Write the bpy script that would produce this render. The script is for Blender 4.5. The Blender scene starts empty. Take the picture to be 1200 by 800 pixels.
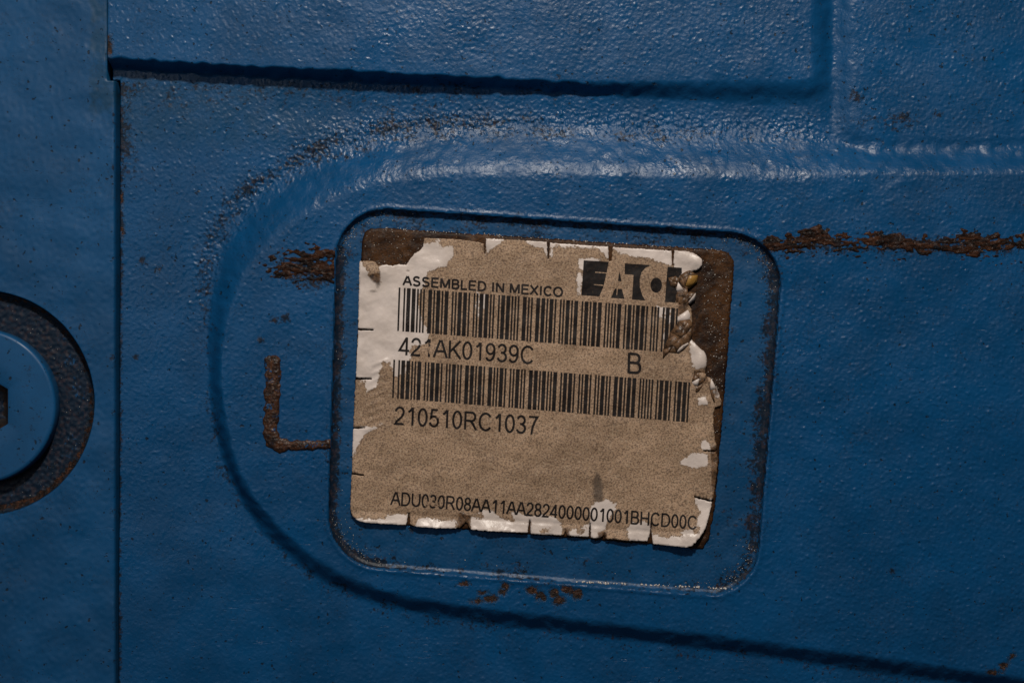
import bpy, math, random
import numpy as np
from mathutils import Vector
from mathutils.geometry import delaunay_2d_cdt

random.seed(7)
S = 0.00016                      # metres per drawing unit (the frame is 1200 x 800 units, 19 cm wide)
CX, CY = 600.0, 400.0
DIST = 2000.0                    # camera distance in units
scn = bpy.context.scene

def P(x, y, h):                  # drawing units -> world: the casting stands upright and faces -Y
    return ((x - CX) * S, -h * S, (CY - y) * S)

# ------------------------------------------------------------------ camera, world, lamps, exposure
cam_d = bpy.data.cameras.new('camera')
cam = bpy.data.objects.new('camera', cam_d)
scn.collection.objects.link(cam)
cam.location = P(600, 400, DIST + 20)
cam.rotation_euler = (math.pi / 2, 0, 0)
cam_d.sensor_width = 36.0
cam_d.lens = 60.0
cam_d.clip_start = 0.01
cam_d.clip_end = 10.0
scn.camera = cam

wd = bpy.data.worlds.new('World')
scn.world = wd
wd.use_nodes = True
wd.node_tree.nodes['Background'].inputs[0].default_value = (0.75, 0.85, 1.0, 1)
wd.node_tree.nodes['Background'].inputs[1].default_value = 0.04

def area(name, pos, target, size, watts, col):
    l = bpy.data.lights.new(name, 'AREA')
    l.shape = 'DISK'; l.size = size * S; l.energy = watts; l.color = col
    o = bpy.data.objects.new(name, l)
    scn.collection.objects.link(o)
    o.location = P(*pos)
    o.rotation_euler = (Vector(P(*target)) - Vector(P(*pos))).to_track_quat('-Z', 'Y').to_euler()
    return o
area('flash', (690, -1500, 2120), (600, 430, 0), 210, 1.54, (1.0, 0.93, 0.84))
area('fill_light', (-900, -200, 2600), (600, 400, 0), 1600, 0.17, (0.9, 0.95, 1.0))  # added weak fill lamp on the left, lifts the plate side

scn.view_settings.view_transform = 'Standard'
scn.view_settings.look = 'None'
scn.view_settings.exposure = 0
scn.view_settings.gamma = 1

# ------------------------------------------------------------------ numeric helpers
rng = np.random.default_rng(11)
NX, NY, NO = 1792, 1344, 260     # noise sheets cover -260..1532 in x

def band_noise(wl_lo, wl_hi, seed, power=0.0):
    r = np.random.default_rng(seed)
    f = np.fft.rfft2(r.standard_normal((NY, NX)))
    fy = np.fft.fftfreq(NY)[:, None]; fx = np.fft.rfftfreq(NX)[None, :]
    fr = np.sqrt(fx * fx + fy * fy); fr[0, 0] = 1e-6
    lo, hi = 1 / wl_hi, 1 / wl_lo
    m = np.exp(-np.clip(fr / hi - 1, 0, None) ** 2 * 18) * np.exp(-np.clip(lo / fr - 1, 0, None) ** 2 * 6)
    n = np.fft.irfft2(f * m * fr ** (-power), s=(NY, NX))
    return n / n.std()

def samp(sheet, x, y, k=1.0, ox=0, oy=0):
    u = (np.asarray(x) * k + NO + ox) % (NX - 1); v = (np.asarray(y) * k + NO + oy) % (NY - 1)
    i = u.astype(int); j = v.astype(int); a = u - i; b = v - j
    return (sheet[j, i] * (1 - a) * (1 - b) + sheet[j, i + 1] * a * (1 - b) + sheet[j + 1, i] * (1 - a) * b + sheet[j + 1, i + 1] * a * b)

N_ORANGE = band_noise(6.5, 18, 1, 0.3)      # paint orange peel
N_FINE = band_noise(4.0, 8, 2)
N_BROAD = band_noise(40, 160, 3, 0.8)
N_GRAIN = band_noise(3.2, 6, 4)
N_PEEL = band_noise(6, 13, 8, 0.2)
N_MID = band_noise(16, 40, 5, 0.5)

def sst(a, b, v):
    t = np.clip((v - a) / (b - a), 0, 1)
    return t * t * (3 - 2 * t)

def catmull(pts, n=10, closed=False):
    p = np.array(pts, float); out = []
    m = len(p)
    for i in range(m if closed else m - 1):
        if closed:
            a, b, c, d = p[(i - 1) % m], p[i], p[(i + 1) % m], p[(i + 2) % m]
        else:
            a, b, c, d = p[max(i - 1, 0)], p[i], p[i + 1], p[min(i + 2, m - 1)]
        for t in np.linspace(0, 1, n, endpoint=False):
            out.append(0.5 * (2 * b + (c - a) * t + (2 * a - 5 * b + 4 * c - d) * t * t + (3 * b - a - 3 * c + d) * t ** 3))
    if not closed: out.append(p[-1])
    return np.array(out)

def sdf_poly(poly, x, y):        # positive inside
    poly = np.asarray(poly, float)
    x = np.asarray(x, float); y = np.asarray(y, float)
    d = np.full(x.shape, 1e12); ins = np.zeros(x.shape, bool)
    for k in range(len(poly)):
        ax, ay = poly[k]; bx, by = poly[(k + 1) % len(poly)]
        ex, ey = bx - ax, by - ay
        L = ex * ex + ey * ey
        if L < 1e-9: continue
        wx, wy = x - ax, y - ay
        t = np.clip((wx * ex + wy * ey) / L, 0, 1)
        d = np.minimum(d, (wx - ex * t) ** 2 + (wy - ey * t) ** 2)
        if ay != by:
            c = (y >= min(ay, by)) & (y < max(ay, by))
            ins ^= c & (x < ax + (y - ay) / (by - ay) * ex)
    return np.where(ins, 1, -1) * np.sqrt(d)

def sdf_line(pts, x, y):         # distance to an open polyline
    d = np.full(np.shape(x), 1e12)
    for (ax, ay), (bx, by) in zip(pts[:-1], pts[1:]):
        ex, ey = bx - ax, by - ay
        t = np.clip(((x - ax) * ex + (y - ay) * ey) / (ex * ex + ey * ey), 0, 1)
        d = np.minimum(d, (x - ax - ex * t) ** 2 + (y - ay - ey * t) ** 2)
    return np.sqrt(d)

def sheet_sdf(poly):             # sdf on a 3-unit lattice, bilinear elsewhere
    gx = np.arange(-260, 1480, 3.0); gy = np.arange(-240, 1060, 3.0)
    X, Y = np.meshgrid(gx, gy)
    s = sdf_poly(poly, X, Y)
    def f(x, y):
        u = np.clip((x + 260) / 3, 0, len(gx) - 1.001); v = np.clip((y + 240) / 3, 0, len(gy) - 1.001)
        i = u.astype(int); j = v.astype(int); a = u - i; b = v - j
        return s[j, i] * (1 - a) * (1 - b) + s[j, i + 1] * a * (1 - b) + s[j + 1, i] * (1 - a) * b + s[j + 1, i + 1] * a * b
    return f

def rounded_quad(c, r, n=14):
    c = [Vector(p) for p in c]; out = []
    for i in range(4):
        p, a, b = c[i], (c[i - 1] - c[i]).normalized(), (c[(i + 1) % 4] - c[i]).normalized()
        rr = r[i]
        half = a.angle(b) / 2
        t = rr / math.tan(half)
        cen = p + (a + b).normalized() * (rr / math.sin(half))
        s, e = p + a * t - cen, p + b * t - cen
        a0 = math.atan2(s.y, s.x); a1 = math.atan2(e.y, e.x)
        while a1 - a0 > math.pi: a1 -= 2 * math.pi
        while a1 - a0 < -math.pi: a1 += 2 * math.pi
        for k in range(n + 1):
            q = a0 + (a1 - a0) * k / n
            out.append((cen.x + rr * math.cos(q), cen.y + rr * math.sin(q)))
    return out

# ------------------------------------------------------------------ mesh helpers
def link(name, me, mat, parent=None, smooth=True):
    o = bpy.data.objects.new(name, me)
    scn.collection.objects.link(o)
    if mat: me.materials.append(mat)
    if parent: o.parent = parent
    if smooth: me.polygons.foreach_set('use_smooth', np.ones(len(me.polygons), bool))
    return o

def thing(name, label, cat, group=None):
    o = bpy.data.objects.new(name, None)
    scn.collection.objects.link(o)
    o['label'] = label; o['category'] = cat
    if group: o['group'] = group
    return o

def np_mesh(name, V, F, attrs=None):
    me = bpy.data.meshes.new(name)
    V = np.asarray(V, np.float32); F = np.asarray(F, np.int32)
    k = F.shape[1]
    me.vertices.add(len(V)); me.vertices.foreach_set('co', V.ravel())
    me.loops.add(F.size); me.loops.foreach_set('vertex_index', F.ravel())
    me.polygons.add(len(F)); me.polygons.foreach_set('loop_start', np.arange(0, F.size, k, dtype=np.int32))
    try: me.polygons.foreach_set('loop_total', np.full(len(F), k, np.int32))
    except Exception: pass
    me.update(calc_edges=True); me.validate()
    for n, a in (attrs or {}).items():
        at = me.attributes.new(n, 'FLOAT', 'POINT')
        at.data.foreach_set('value', np.asarray(a, np.float32).ravel())
    return me

def world(x, y, h):
    return np.stack([(x - CX) * S, -h * S, (CY - y) * S], -1)

def grid_faces(ny, nx):
    idx = np.arange(ny * nx).reshape(ny, nx)
    return np.stack([idx[:-1, :-1], idx[1:, :-1], idx[1:, 1:], idx[:-1, 1:]], -1).reshape(-1, 4)

def sub_mesh(name, V, F, attrs, fmask, mat, parent):
    F = F[fmask]
    used = np.unique(F)
    remap = np.zeros(len(V), np.int64); remap[used] = np.arange(len(used))
    return link(name, np_mesh(name, V[used], remap[F], {k: a[used] for k, a in attrs.items()}), mat, parent)

# ------------------------------------------------------------------ materials
class NT:
    def __init__(s, name):
        s.m = bpy.data.materials.new(name); s.m.use_nodes = True
        s.n = s.m.node_tree.nodes; s.l = s.m.node_tree.links
        s.b = s.n['Principled BSDF']
        s.geo = s.n.new('ShaderNodeTexCoord').outputs['Object']
    def put(s, sock, v):
        if isinstance(v, bpy.types.NodeSocket): s.l.new(v, sock)
        elif v is not None:
            if hasattr(sock.default_value, '__len__') and not hasattr(v, '__len__'): v = (v,) * len(sock.default_value)
            if hasattr(v, '__len__') and len(v) == 3 and len(sock.default_value) == 4: v = (*v, 1)
            sock.default_value = v
    def math(s, op, a, b=None, c=None, clamp=False):
        k = s.n.new('ShaderNodeMath'); k.operation = op; k.use_clamp = clamp
        for i, v in enumerate((a, b, c)):
            if v is not None: s.put(k.inputs[i], v)
        return k.outputs[0]
    def noise(s, unit, detail=2, rough=0.5, dist=0.0, off=0.0, scl=None):
        v = s.geo
        if off or scl:
            mp = s.n.new('ShaderNodeMapping'); s.l.new(s.geo, mp.inputs[0])
            mp.inputs['Location'].default_value = (off, off * 0.7, off * 1.3)
            if scl: mp.inputs['Scale'].default_value = scl
            v = mp.outputs[0]
        k = s.n.new('ShaderNodeTexNoise'); s.l.new(v, k.inputs['Vector'])
        k.inputs['Scale'].default_value = 1 / (unit * S); k.inputs['Detail'].default_value = detail
        k.inputs['Roughness'].default_value = rough; k.inputs['Distortion'].default_value = dist
        return k.outputs[0]
    def attr(s, n):
        k = s.n.new('ShaderNodeAttribute'); k.attribute_name = n
        return k.outputs['Fac']
    def ramp(s, v, a, b, lo=0.0, hi=1.0):
        k = s.n.new('ShaderNodeMapRange'); k.interpolation_type = 'SMOOTHSTEP'
        for i, q in enumerate((v, a, b, lo, hi)): s.put(k.inputs[i], q)
        return k.outputs[0]
    def mix(s, f, a, b):
        k = s.n.new('ShaderNodeMix'); k.data_type = 'RGBA'
        s.put(k.inputs[0], f); s.put(k.inputs[6], a); s.put(k.inputs[7], b)
        return k.outputs[2]
    def mixf(s, f, a, b):
        k = s.n.new('ShaderNodeMix'); k.data_type = 'FLOAT'
        s.put(k.inputs[0], f); s.put(k.inputs[2], a); s.put(k.inputs[3], b)
        return k.outputs[0]
    def bump(s, h, dist_units, strength=1.0):
        k = s.n.new('ShaderNodeBump'); k.inputs['Distance'].default_value = dist_units * S
        k.inputs['Strength'].default_value = strength
        s.l.new(h, k.inputs['Height']); s.l.new(k.outputs[0], s.b.inputs['Normal'])
    def set(s, **kw):
        for k, v in kw.items(): s.put(s.b.inputs[k.replace('_', ' ')], v)

BLUE = (0.0022, 0.061, 0.172)

def rust_col(t, off=0.0):
    a = t.mix(t.ramp(t.noise(8, 5, 0.75, 0.6, 0.3 + off), 0.42, 0.68), (0.010, 0.006, 0.005), (0.085, 0.031, 0.014))
    a = t.mix(t.ramp(t.noise(3.0, 2, 0.6, 0, 0.9 + off), 0.64, 0.76), a, (0.20, 0.10, 0.055))
    return t.mix(t.ramp(t.noise(5.0, 3, 0.7, 0.5, 1.7 + off), 0.60, 0.68), a, (0.010, 0.008, 0.010))

def paint(name, base=BLUE, peel=1.0, rough=0.36):
    t = NT(name)
    tone = t.noise(90, 4, 0.6, 0.3)
    col = t.mix(t.ramp(tone, 0.3, 0.7), tuple(c * 0.86 for c in base), tuple(c * 1.12 for c in base))
    # thinner, greener coat
    tint = t.math('MULTIPLY', t.attr('tint'), t.ramp(t.noise(14, 3, 0.6, 0, .2), 0.2, 0.6))
    col = t.mix(tint, col, (0.003, 0.042, 0.095))
    # fine dark dust and pin holes
    pin = t.ramp(t.noise(5.5, 2, 0.5, 0, 0.55), 0.68, 0.73)
    sootn = t.ramp(t.noise(60, 4, 0.7, 0, 0.81), 0.42, 0.72)
    film = t.math('MULTIPLY', t.ramp(t.noise(2.4, 2, 0.6, 0, 0.1), 0.5, 0.72), t.math('MULTIPLY_ADD', sootn, 0.45, 0.06))
    col = t.mix(film, col, (0.007, 0.015, 0.027))
    col = t.mix(t.math('MULTIPLY', pin, 0.8), col, (0.006, 0.008, 0.010))
    # grime caught in the relief
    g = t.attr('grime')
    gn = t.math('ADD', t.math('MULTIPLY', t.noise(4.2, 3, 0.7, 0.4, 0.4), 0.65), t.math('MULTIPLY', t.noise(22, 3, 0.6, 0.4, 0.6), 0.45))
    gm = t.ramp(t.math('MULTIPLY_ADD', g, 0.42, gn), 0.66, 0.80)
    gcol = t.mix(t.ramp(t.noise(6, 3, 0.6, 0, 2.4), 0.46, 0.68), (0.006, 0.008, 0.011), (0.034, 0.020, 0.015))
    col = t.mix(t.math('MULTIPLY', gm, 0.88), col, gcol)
    # rust where the paint has chipped
    rn = t.math('SUBTRACT', t.noise(7, 5, 0.75, 0.5, 1.1), 0.5)
    rf = t.math('MULTIPLY_ADD', rn, 26.0, t.attr('rust'))
    rm = t.ramp(rf, 0.0, 1.2)
    halo = t.ramp(rf, -4.5, 0.5)
    col = t.mix(t.math('MULTIPLY', halo, 0.55), col, (0.010, 0.022, 0.035))
    col = t.mix(rm, col, rust_col(t))
    r = t.mixf(t.ramp(t.noise(26, 4, 0.7, 0, 3.1), 0.3, 0.7), rough - 0.07, rough + 0.11)
    sc = t.math('MULTIPLY', t.ramp(t.noise(1.6, 2, .6, 0.2, 4.4, (0.045, 1, 0.6)), .66, .72), t.ramp(t.noise(120, 3, .6, .4, 5.4), .50, .62))
    r = t.math('MULTIPLY_ADD', t.ramp(t.noise(150, 3, .6, .5, 2.2), .35, .65), 0.07, r)
    r = t.mixf(t.math('MULTIPLY', sc, .5), r, 0.25)
    r = t.mixf(gm, r, 0.42); r = t.mixf(rm, r, 0.5)
    t.set(Base_Color=col, Roughness=r, IOR=1.48, Specular_IOR_Level=t.mixf(gm, 0.34, 0.2))
    h = t.math('MULTIPLY', t.noise(5.5, 3, 0.6, 0.2, 0.7), 0.62 * peel)
    h = t.math('MULTIPLY_ADD', t.noise(2.2, 2, 0.6), t.math('MULTIPLY_ADD', g, 0.06 + 0.24 * min(1, peel * peel), 0.16 * peel), h)
    h = t.math('MULTIPLY_ADD', sc, -0.18, t.math('MULTIPLY_ADD', pin, -0.6, h))
    h = t.math('MULTIPLY_ADD', rm, t.math('MULTIPLY_ADD', t.noise(3, 3, 0.7, 0, 0.2), 2.4, -1.4), h)
    h = t.math('MULTIPLY_ADD', halo, -0.25, h)
    t.bump(h, 1.0)
    return t.m

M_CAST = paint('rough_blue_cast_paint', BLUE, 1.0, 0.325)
M_PLATE = paint('smooth_blue_plate_paint', (0.0024, 0.063, 0.174), 0.42, 0.45)
M_FLOOR = paint('blue_paint_with_oily_film', (0.0032, 0.058, 0.156), 0.3, 0.40)
M_SCREW = paint('screw_head_blue_paint', (0.0045, 0.073, 0.195), 0.12, 0.42)

t = NT('rusted_bare_iron')
st_ = t.noise(5, 4, .7, .6, 3.3, (0.3, 1, 1))
c = t.mix(t.ramp(st_, .38, .66), (0.007, 0.0045, 0.004), (0.058, 0.022, 0.010))
c = t.mix(t.ramp(t.noise(3.2, 3, .7, .3, 6.1, (0.45, 1, 1)), .62, .74), c, (0.19, 0.085, 0.040))
c = t.mix(t.ramp(t.noise(18, 3, .6, .3, 5.1), .50, .66, 0.0, 0.65), c, (0.006, 0.010, 0.016))
t.set(Base_Color=c, Roughness=t.mixf(t.noise(3, 3, .6, 0, .2), 0.25, 0.6), IOR=1.5, Specular_IOR_Level=t.ramp(t.noise(4, 3, .7, 0, 7.2), .5, .68, .08, .6))
t.bump(t.math('ADD', t.math('MULTIPLY', t.noise(4.5, 4, .7, .4), 2.2), t.math('MULTIPLY', t.noise(1.8, 2, .6), 0.5)), 1.0)
M_RUST = t.m

t = NT('smoothed_brown_rust')
c = t.mix(t.ramp(t.noise(6, 4, .7, .3), .35, .65), (0.015, 0.009, 0.007), (0.075, 0.030, 0.014))
c = t.mix(t.ramp(t.noise(2.6, 2, .6, 0, .5), .6, .74), c, (0.20, 0.11, 0.06))
c = t.mix(t.ramp(t.noise(12, 4, .7, .5, 2.5), .50, .66, 0, .8), c, (0.010, 0.008, 0.009))
c = t.mix(t.ramp(t.noise(10, 4, .75, .8, 8.5), .58, .63), c, BLUE)
t.set(Base_Color=c, Roughness=0.45, Specular_IOR_Level=t.ramp(t.noise(4, 3, .7, 0, 7.2), .45, .65, .15, .6))
t.bump(t.math('ADD', t.math('MULTIPLY', t.noise(5, 3, .6), 1.2), t.math('MULTIPLY', t.noise(2, 2, .6), 0.45)), 1.0)
M_MARK = t.m

t = NT('brown_adhesive_residue')
c = t.mix(t.ramp(t.noise(30, 4, .65, .3), .35, .65), (0.020, 0.009, 0.005), (0.075, 0.031, 0.010))
c = t.mix(t.ramp(t.noise(2.2, 2, .7), .5, .68), c, (0.012, 0.009, 0.008))
c = t.mix(t.ramp(t.noise(2.8, 2, .6, 0, 1.2), .68, .76), c, (0.16, 0.10, 0.055))
t.set(Base_Color=c, Roughness=t.mixf(t.noise(3, 2), 0.3, 0.6), IOR=1.45, Specular_IOR_Level=0.2)
t.bump(t.math('ADD', t.math('MULTIPLY', t.noise(2.6, 3, .7), 0.7), t.math('MULTIPLY', t.noise(12, 2, .6), 1.2)), 1.0)
M_GLUE = t.m

t = NT('oily_dark_iron')
t.set(Base_Color=t.mix(t.ramp(t.noise(9, 4, .7), .45, .7), (0.008, 0.006, 0.006), (0.045, 0.022, 0.014)), Roughness=0.5)
M_DARK = t.m

# paper: clean white where the 'clean' field is positive, grease-soaked tan elsewhere
def paper(name):
    t = NT(name)
    n = t.math('SUBTRACT', t.noise(9, 4, 0.7, 0.6), 0.5)
    n2 = t.math('SUBTRACT', t.noise(3, 3, 0.7, 0, .3), 0.5)
    f = t.math('MULTIPLY_ADD', n, 13.0, t.math('MULTIPLY_ADD', n2, 5.0, t.attr('clean')))
    m = t.ramp(f, -0.5, 0.7)
    white = t.mix(t.ramp(t.noise(35, 4, .6), .35, .7), (0.74, 0.63, 0.57), (0.62, 0.52, 0.46))
    white = t.mix(t.ramp(t.noise(4, 3, .7, .5, 2.), .80, .86), white, (0.25, 0.19, 0.14))
    tan = t.mix(t.ramp(t.noise(75, 5, .65, .4, .4), .38, .64), (0.46, 0.30, 0.19), (0.345, 0.222, 0.138))
    sp = t.noise(2.0, 2, .75, 0, .8)
    tan = t.mix(t.ramp(sp, .44, .62, 0.0, 0.75), tan, (0.085, 0.050, 0.032))
    tan = t.mix(t.ramp(t.noise(2.3, 2, .7, 0, 1.8), .52, .72, 0.0, 0.6), tan, (0.52, 0.39, 0.27))
    tan = t.mix(t.ramp(t.noise(5, 2, .6, 0, 2.8), .80, .84, 0.0, 0.3), tan, (0.06, 0.035, 0.025))
    c = t.mix(m, tan, white)
    rim = t.math('MULTIPLY', t.ramp(f, -2.2, -0.3), t.math('SUBTRACT', 1.0, m))
    c = t.mix(t.math('MULTIPLY', rim, 0.35), c, (0.13, 0.085, 0.055))
    # brown varnish stain on torn parts
    st = t.ramp(t.math('MULTIPLY_ADD', n, 5.0, t.attr('stain')), -1.0, 2.0)
    scol = t.mix(t.ramp(t.noise(7, 3, .7, .5, .2), .35, .62), (0.022, 0.010, 0.005), (0.17, 0.088, 0.042))
    c = t.mix(t.math('MULTIPLY', st, 0.9), c, scol)
    c = t.mix(t.ramp(t.attr('amber'), 0.3, 0.8), c, (0.36, 0.19, 0.045))
    sm = t.ramp(t.math('MULTIPLY_ADD', n2, 0.5, t.attr('smudge')), 0.28, 0.85)
    c = t.mix(t.math('MULTIPLY', sm, 0.75), c, (0.05, 0.035, 0.026))
    r = t.mixf(m, 0.62, 0.34); r = t.mixf(st, r, 0.36)
    t.set(Base_Color=c, Roughness=r, IOR=1.46)
    h = t.math('ADD', t.math('MULTIPLY', t.noise(2.4, 2, .7), t.mixf(m, 0.55, 0.12)), t.math('MULTIPLY', t.noise(11, 3, .6), t.mixf(st, 0.7, 1.5)))
    h = t.math('MULTIPLY_ADD', m, 0.35, h)
    t.bump(h, 1.0)
    return t.m
M_PAPER = paper('grease_soaked_label_paper')

t = NT('label_print_ink')
c = t.mix(t.ramp(t.noise(4, 3, .7), .45, .7), (0.007, 0.005, 0.005), (0.022, 0.013, 0.010))
w = t.ramp(t.math('ADD', t.math('MULTIPLY', t.attr('wear'), 0.55), t.noise(2.6, 3, .7, .3, .7)), 0.70, 0.82)
t.set(Base_Color=c, Roughness=0.6, Specular_IOR_Level=0.25, Alpha=t.math('SUBTRACT', 1.0, t.math('MAXIMUM', w, t.ramp(t.math('ADD', t.math('MULTIPLY', t.noise(2.0, 2, .8, 0, 1.4), .7), t.math('MULTIPLY', t.noise(24, 3, .6, 0, 2.4), .35)), .56, .70, 0.0, 0.34))))
M_INK = t.m

t = NT('oily_grit_and_glints')
t.set(Base_Color=t.mix(t.attr('pale'), (0.03, 0.02, 0.015), (0.55, 0.5, 0.45)), Roughness=0.18, IOR=1.6)
M_GRIT = t.m

# ------------------------------------------------------------------ contours
BOSS = catmull([(1500, 186), (1350, 186), (1200, 186), (1100, 187), (1000, 186), (800, 181), (600, 178), (500, 181), (430, 192), (370, 216), (320, 248),
                (280, 296), (260, 345), (251, 400), (251, 450), (257, 500), (272, 553), (300, 601), (340, 643), (390, 678),
                (450, 701), (550, 720), (700, 738), (850, 756), (1000, 776), (1150, 797), (1300, 815), (1500, 840)], 5)
BOSS = np.vstack([BOSS, [(1700, 840), (1700, 186)]])
POCKET = rounded_quad([(396, 242), (919, 277), (884, 700), (384, 660)], [58, 62, 58, 62])
BLOCK = rounded_quad([(60, -400), (978, -400), (973, 115), (60, 111)], [5, 5, 28, 5])[:-15]
BLOCK = list(BLOCK) + [tuple(p) for p in catmull([(900, 114), (800, 110.5), (700, 106), (600, 100.5), (450, 93.5), (300, 86.5), (200, 81), (125, 76), (60, 73)], 4)]
PANEL = rounded_quad([(988, -400), (1700, -400), (1700, 182), (986, 178)], [5, 5, 5, 44])
f_boss = sheet_sdf(BOSS)
PK = np.array(POCKET)
FLOOR_D = 8.2
BOSS_H = 24.0

def ell(x, y, cx, cy, rx, ry, rot=0):
    a = math.radians(rot); dx, dy = x - cx, y - cy
    u = dx * math.cos(a) + dy * math.sin(a); v = -dx * math.sin(a) + dy * math.cos(a)
    return (1 - np.sqrt((u / rx) ** 2 + (v / ry) ** 2)) * min(rx, ry)

RUST_SPOTS = [(129, 56, 5, 15, 0), (138, 232, 3, 10, 0), (139, 270, 3, 7, 0), (544, 683, 7, 4, 0), (560, 703, 9, 4, -8), (575, 700, 10, 5, 0), (566, 693, 7, 3, 0), (592, 686, 6, 5, 30), (589, 692, 5, 5, 0),
              (623, 691, 8, 6, 20), (633, 697, 8, 6, 20), (649, 694, 7, 7, 0), (655, 702, 9, 6, 0), (665, 690, 9, 6, 30), (676, 695, 7, 7, 30), (1184, 769, 7, 4, -50), (1175, 779, 6, 5, -20), (1164, 787, 10, 4, 0),
              (182, 315, 4, 3, 0)]

def body_fields(x, y):
    """height, attributes and region id of the casting's front face"""
    sd = f_boss(x, y)
    w = 11.5 + 1.5 * sst(560, 640, y) + 19.5 * sst(430, 235, y)
    w = w * (1 - 0.34 * sst(930, 1010, x) * sst(400, 300, y))
    wob = samp(N_MID, x, y) * 0.5
    gnd = 7.5 * sst(520, 680, y) + 3.0 * sst(300, 420, y) * sst(620, 540, y)
    boss = gnd + (BOSS_H - gnd) * sst(-w * (1 + 0.22 * sst(430, 235, y)), w, sd + wob) ** 1.12
    # raised block, upper left; its foot fillet grows to the right
    bs = sdf_poly(BLOCK, x, y) + samp(N_MID, x, y, 1, 300, 77) * 0.7
    bw = 4.0 + 6.0 * sst(600, 960, x)
    bh = 26 - 14.5 * sst(400, 900, x)
    block = bh * sst(-bw * 0.7, bw * 2.3, bs)
    panel = 5.5 * sst(-9, 22, sdf_poly(PANEL, x, y) + samp(N_MID, x, y) * 0.8)
    base = boss + panel * (1 - boss / BOSS_H)
    h = base + block * sst(180, 140, y) - 3.6 * np.exp(-((x - 982) / 12.0) ** 2) * sst(172, 120, y)
    # shallow hollow between boss and block
    h = h - 2.5 * np.exp(-((y - 128 - (x - 600) * 0.012) / 26) ** 2) * sst(200, 420, x) * sst(1000, 900, x)
    # relief of the casting
    rough = 0.62 + 1.3 * np.exp(-((sd + w * 1.2) / 19) ** 2) * sst(430, 250, y) * sst(1010, 930, x)
    smooth_slope = 1 - 0.6 * np.exp(-((sd + 1) / (w * 0.6)) ** 2)
    edge_calm = 1 - 0.6 * np.exp(-((bs - 8) / 12) ** 2)
    lower = 1.0 + 0.25 * sst(880, 960, x) * sst(300, 380, y) - 0.30 * sst(520, 640, y) * sst(640, 300, x) - 0.15 * sst(300, 180, x) * sst(300, 480, y)
    amp = rough * smooth_slope * edge_calm * lower
    h = h + amp * (0.11 * samp(N_ORANGE, x, y) + 0.085 * samp(N_FINE, x, y) + 0.42 * np.clip(samp(N_PEEL, x, y) - 0.55, 0, 2.2) - 0.16 * np.clip(-samp(N_PEEL, x, y, 1, 200, 150) - 1.5, 0, 2)) + 0.22 * samp(N_BROAD, x, y)
    pits = np.clip(samp(N_GRAIN, x, y) - 1.1, 0, 2)
    h = h - pits * (0.30 + 0.9 * np.clip(rough - 0.7, 0, 1))
    # drips on the crest at the right
    h = h + 0.8 * np.exp(-((y - 212 - 0.45 * np.abs(x - 1060) * (x < 1060)) / 6) ** 2) * np.exp(-((x - 1055) / 26) ** 2)
    # label pocket
    ps = sdf_poly(POCKET, np.clip(x, 300, 980), np.clip(y, 180, 760))
    lip = ps + samp(N_MID, x, y, 1, 90, 10) * 0.35
    inside = sst(-1.0, 1.0, lip)
    floor_h = BOSS_H - FLOOR_D + 0.10 * samp(N_FINE, x, y) + 0.25 * samp(N_BROAD, x, y, 2.0)
    floor_h = floor_h + 2.2 * sst(5.5, 0.5, ps)          # small fillet at the foot of the wall
    lipcrest = 0.9 * np.exp(-((ps + 3.0) / 2.6) ** 2)
    h = (h + lipcrest) * (1 - inside) + floor_h * inside
    # joint with the end plate
    xe = np.where(y > 92, 135.2, 126.0)
    h = h - (h + 40) * sst(1.0, -1.0, x - xe) 
    # fields
    rust = np.full(x.shape, -20.0)
    for s in RUST_SPOTS:
        m = (np.abs(x - s[0]) < 40) & (np.abs(y - s[1]) < 40)
        rust[m] = np.maximum(rust[m], ell(x[m], y[m], *s) * 1.7 - 2.0)
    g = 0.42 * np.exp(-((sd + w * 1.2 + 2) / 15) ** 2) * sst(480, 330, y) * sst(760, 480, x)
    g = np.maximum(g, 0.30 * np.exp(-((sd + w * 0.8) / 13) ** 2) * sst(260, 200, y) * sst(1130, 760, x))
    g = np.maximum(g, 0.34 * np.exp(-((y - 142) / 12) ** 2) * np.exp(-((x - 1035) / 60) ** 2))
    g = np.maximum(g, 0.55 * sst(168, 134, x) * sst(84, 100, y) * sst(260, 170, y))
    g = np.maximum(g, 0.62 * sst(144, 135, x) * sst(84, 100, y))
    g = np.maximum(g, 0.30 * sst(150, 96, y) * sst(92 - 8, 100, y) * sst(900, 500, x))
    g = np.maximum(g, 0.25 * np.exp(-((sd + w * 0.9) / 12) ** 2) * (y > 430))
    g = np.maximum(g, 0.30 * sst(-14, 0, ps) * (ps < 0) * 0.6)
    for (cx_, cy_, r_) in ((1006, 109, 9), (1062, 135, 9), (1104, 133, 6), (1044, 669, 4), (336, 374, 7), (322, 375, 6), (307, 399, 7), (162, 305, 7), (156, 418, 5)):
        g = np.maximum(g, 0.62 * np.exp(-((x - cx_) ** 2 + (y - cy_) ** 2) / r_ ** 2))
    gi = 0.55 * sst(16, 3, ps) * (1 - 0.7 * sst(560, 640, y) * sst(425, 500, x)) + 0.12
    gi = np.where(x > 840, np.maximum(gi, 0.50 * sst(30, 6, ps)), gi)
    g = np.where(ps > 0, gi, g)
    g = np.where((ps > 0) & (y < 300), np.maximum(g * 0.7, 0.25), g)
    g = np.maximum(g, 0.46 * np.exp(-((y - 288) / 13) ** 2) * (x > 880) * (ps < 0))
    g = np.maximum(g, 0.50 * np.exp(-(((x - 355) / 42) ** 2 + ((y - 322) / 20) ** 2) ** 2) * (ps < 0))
    tint = 0.5 * sst(188, 150, y) * sst(480, 300, x) * (bs < 0)
    reg = np.zeros(x.shape, int)
    reg[bs > -1] = 1
    reg[(sd > -w * 0.0) ] = 2
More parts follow.
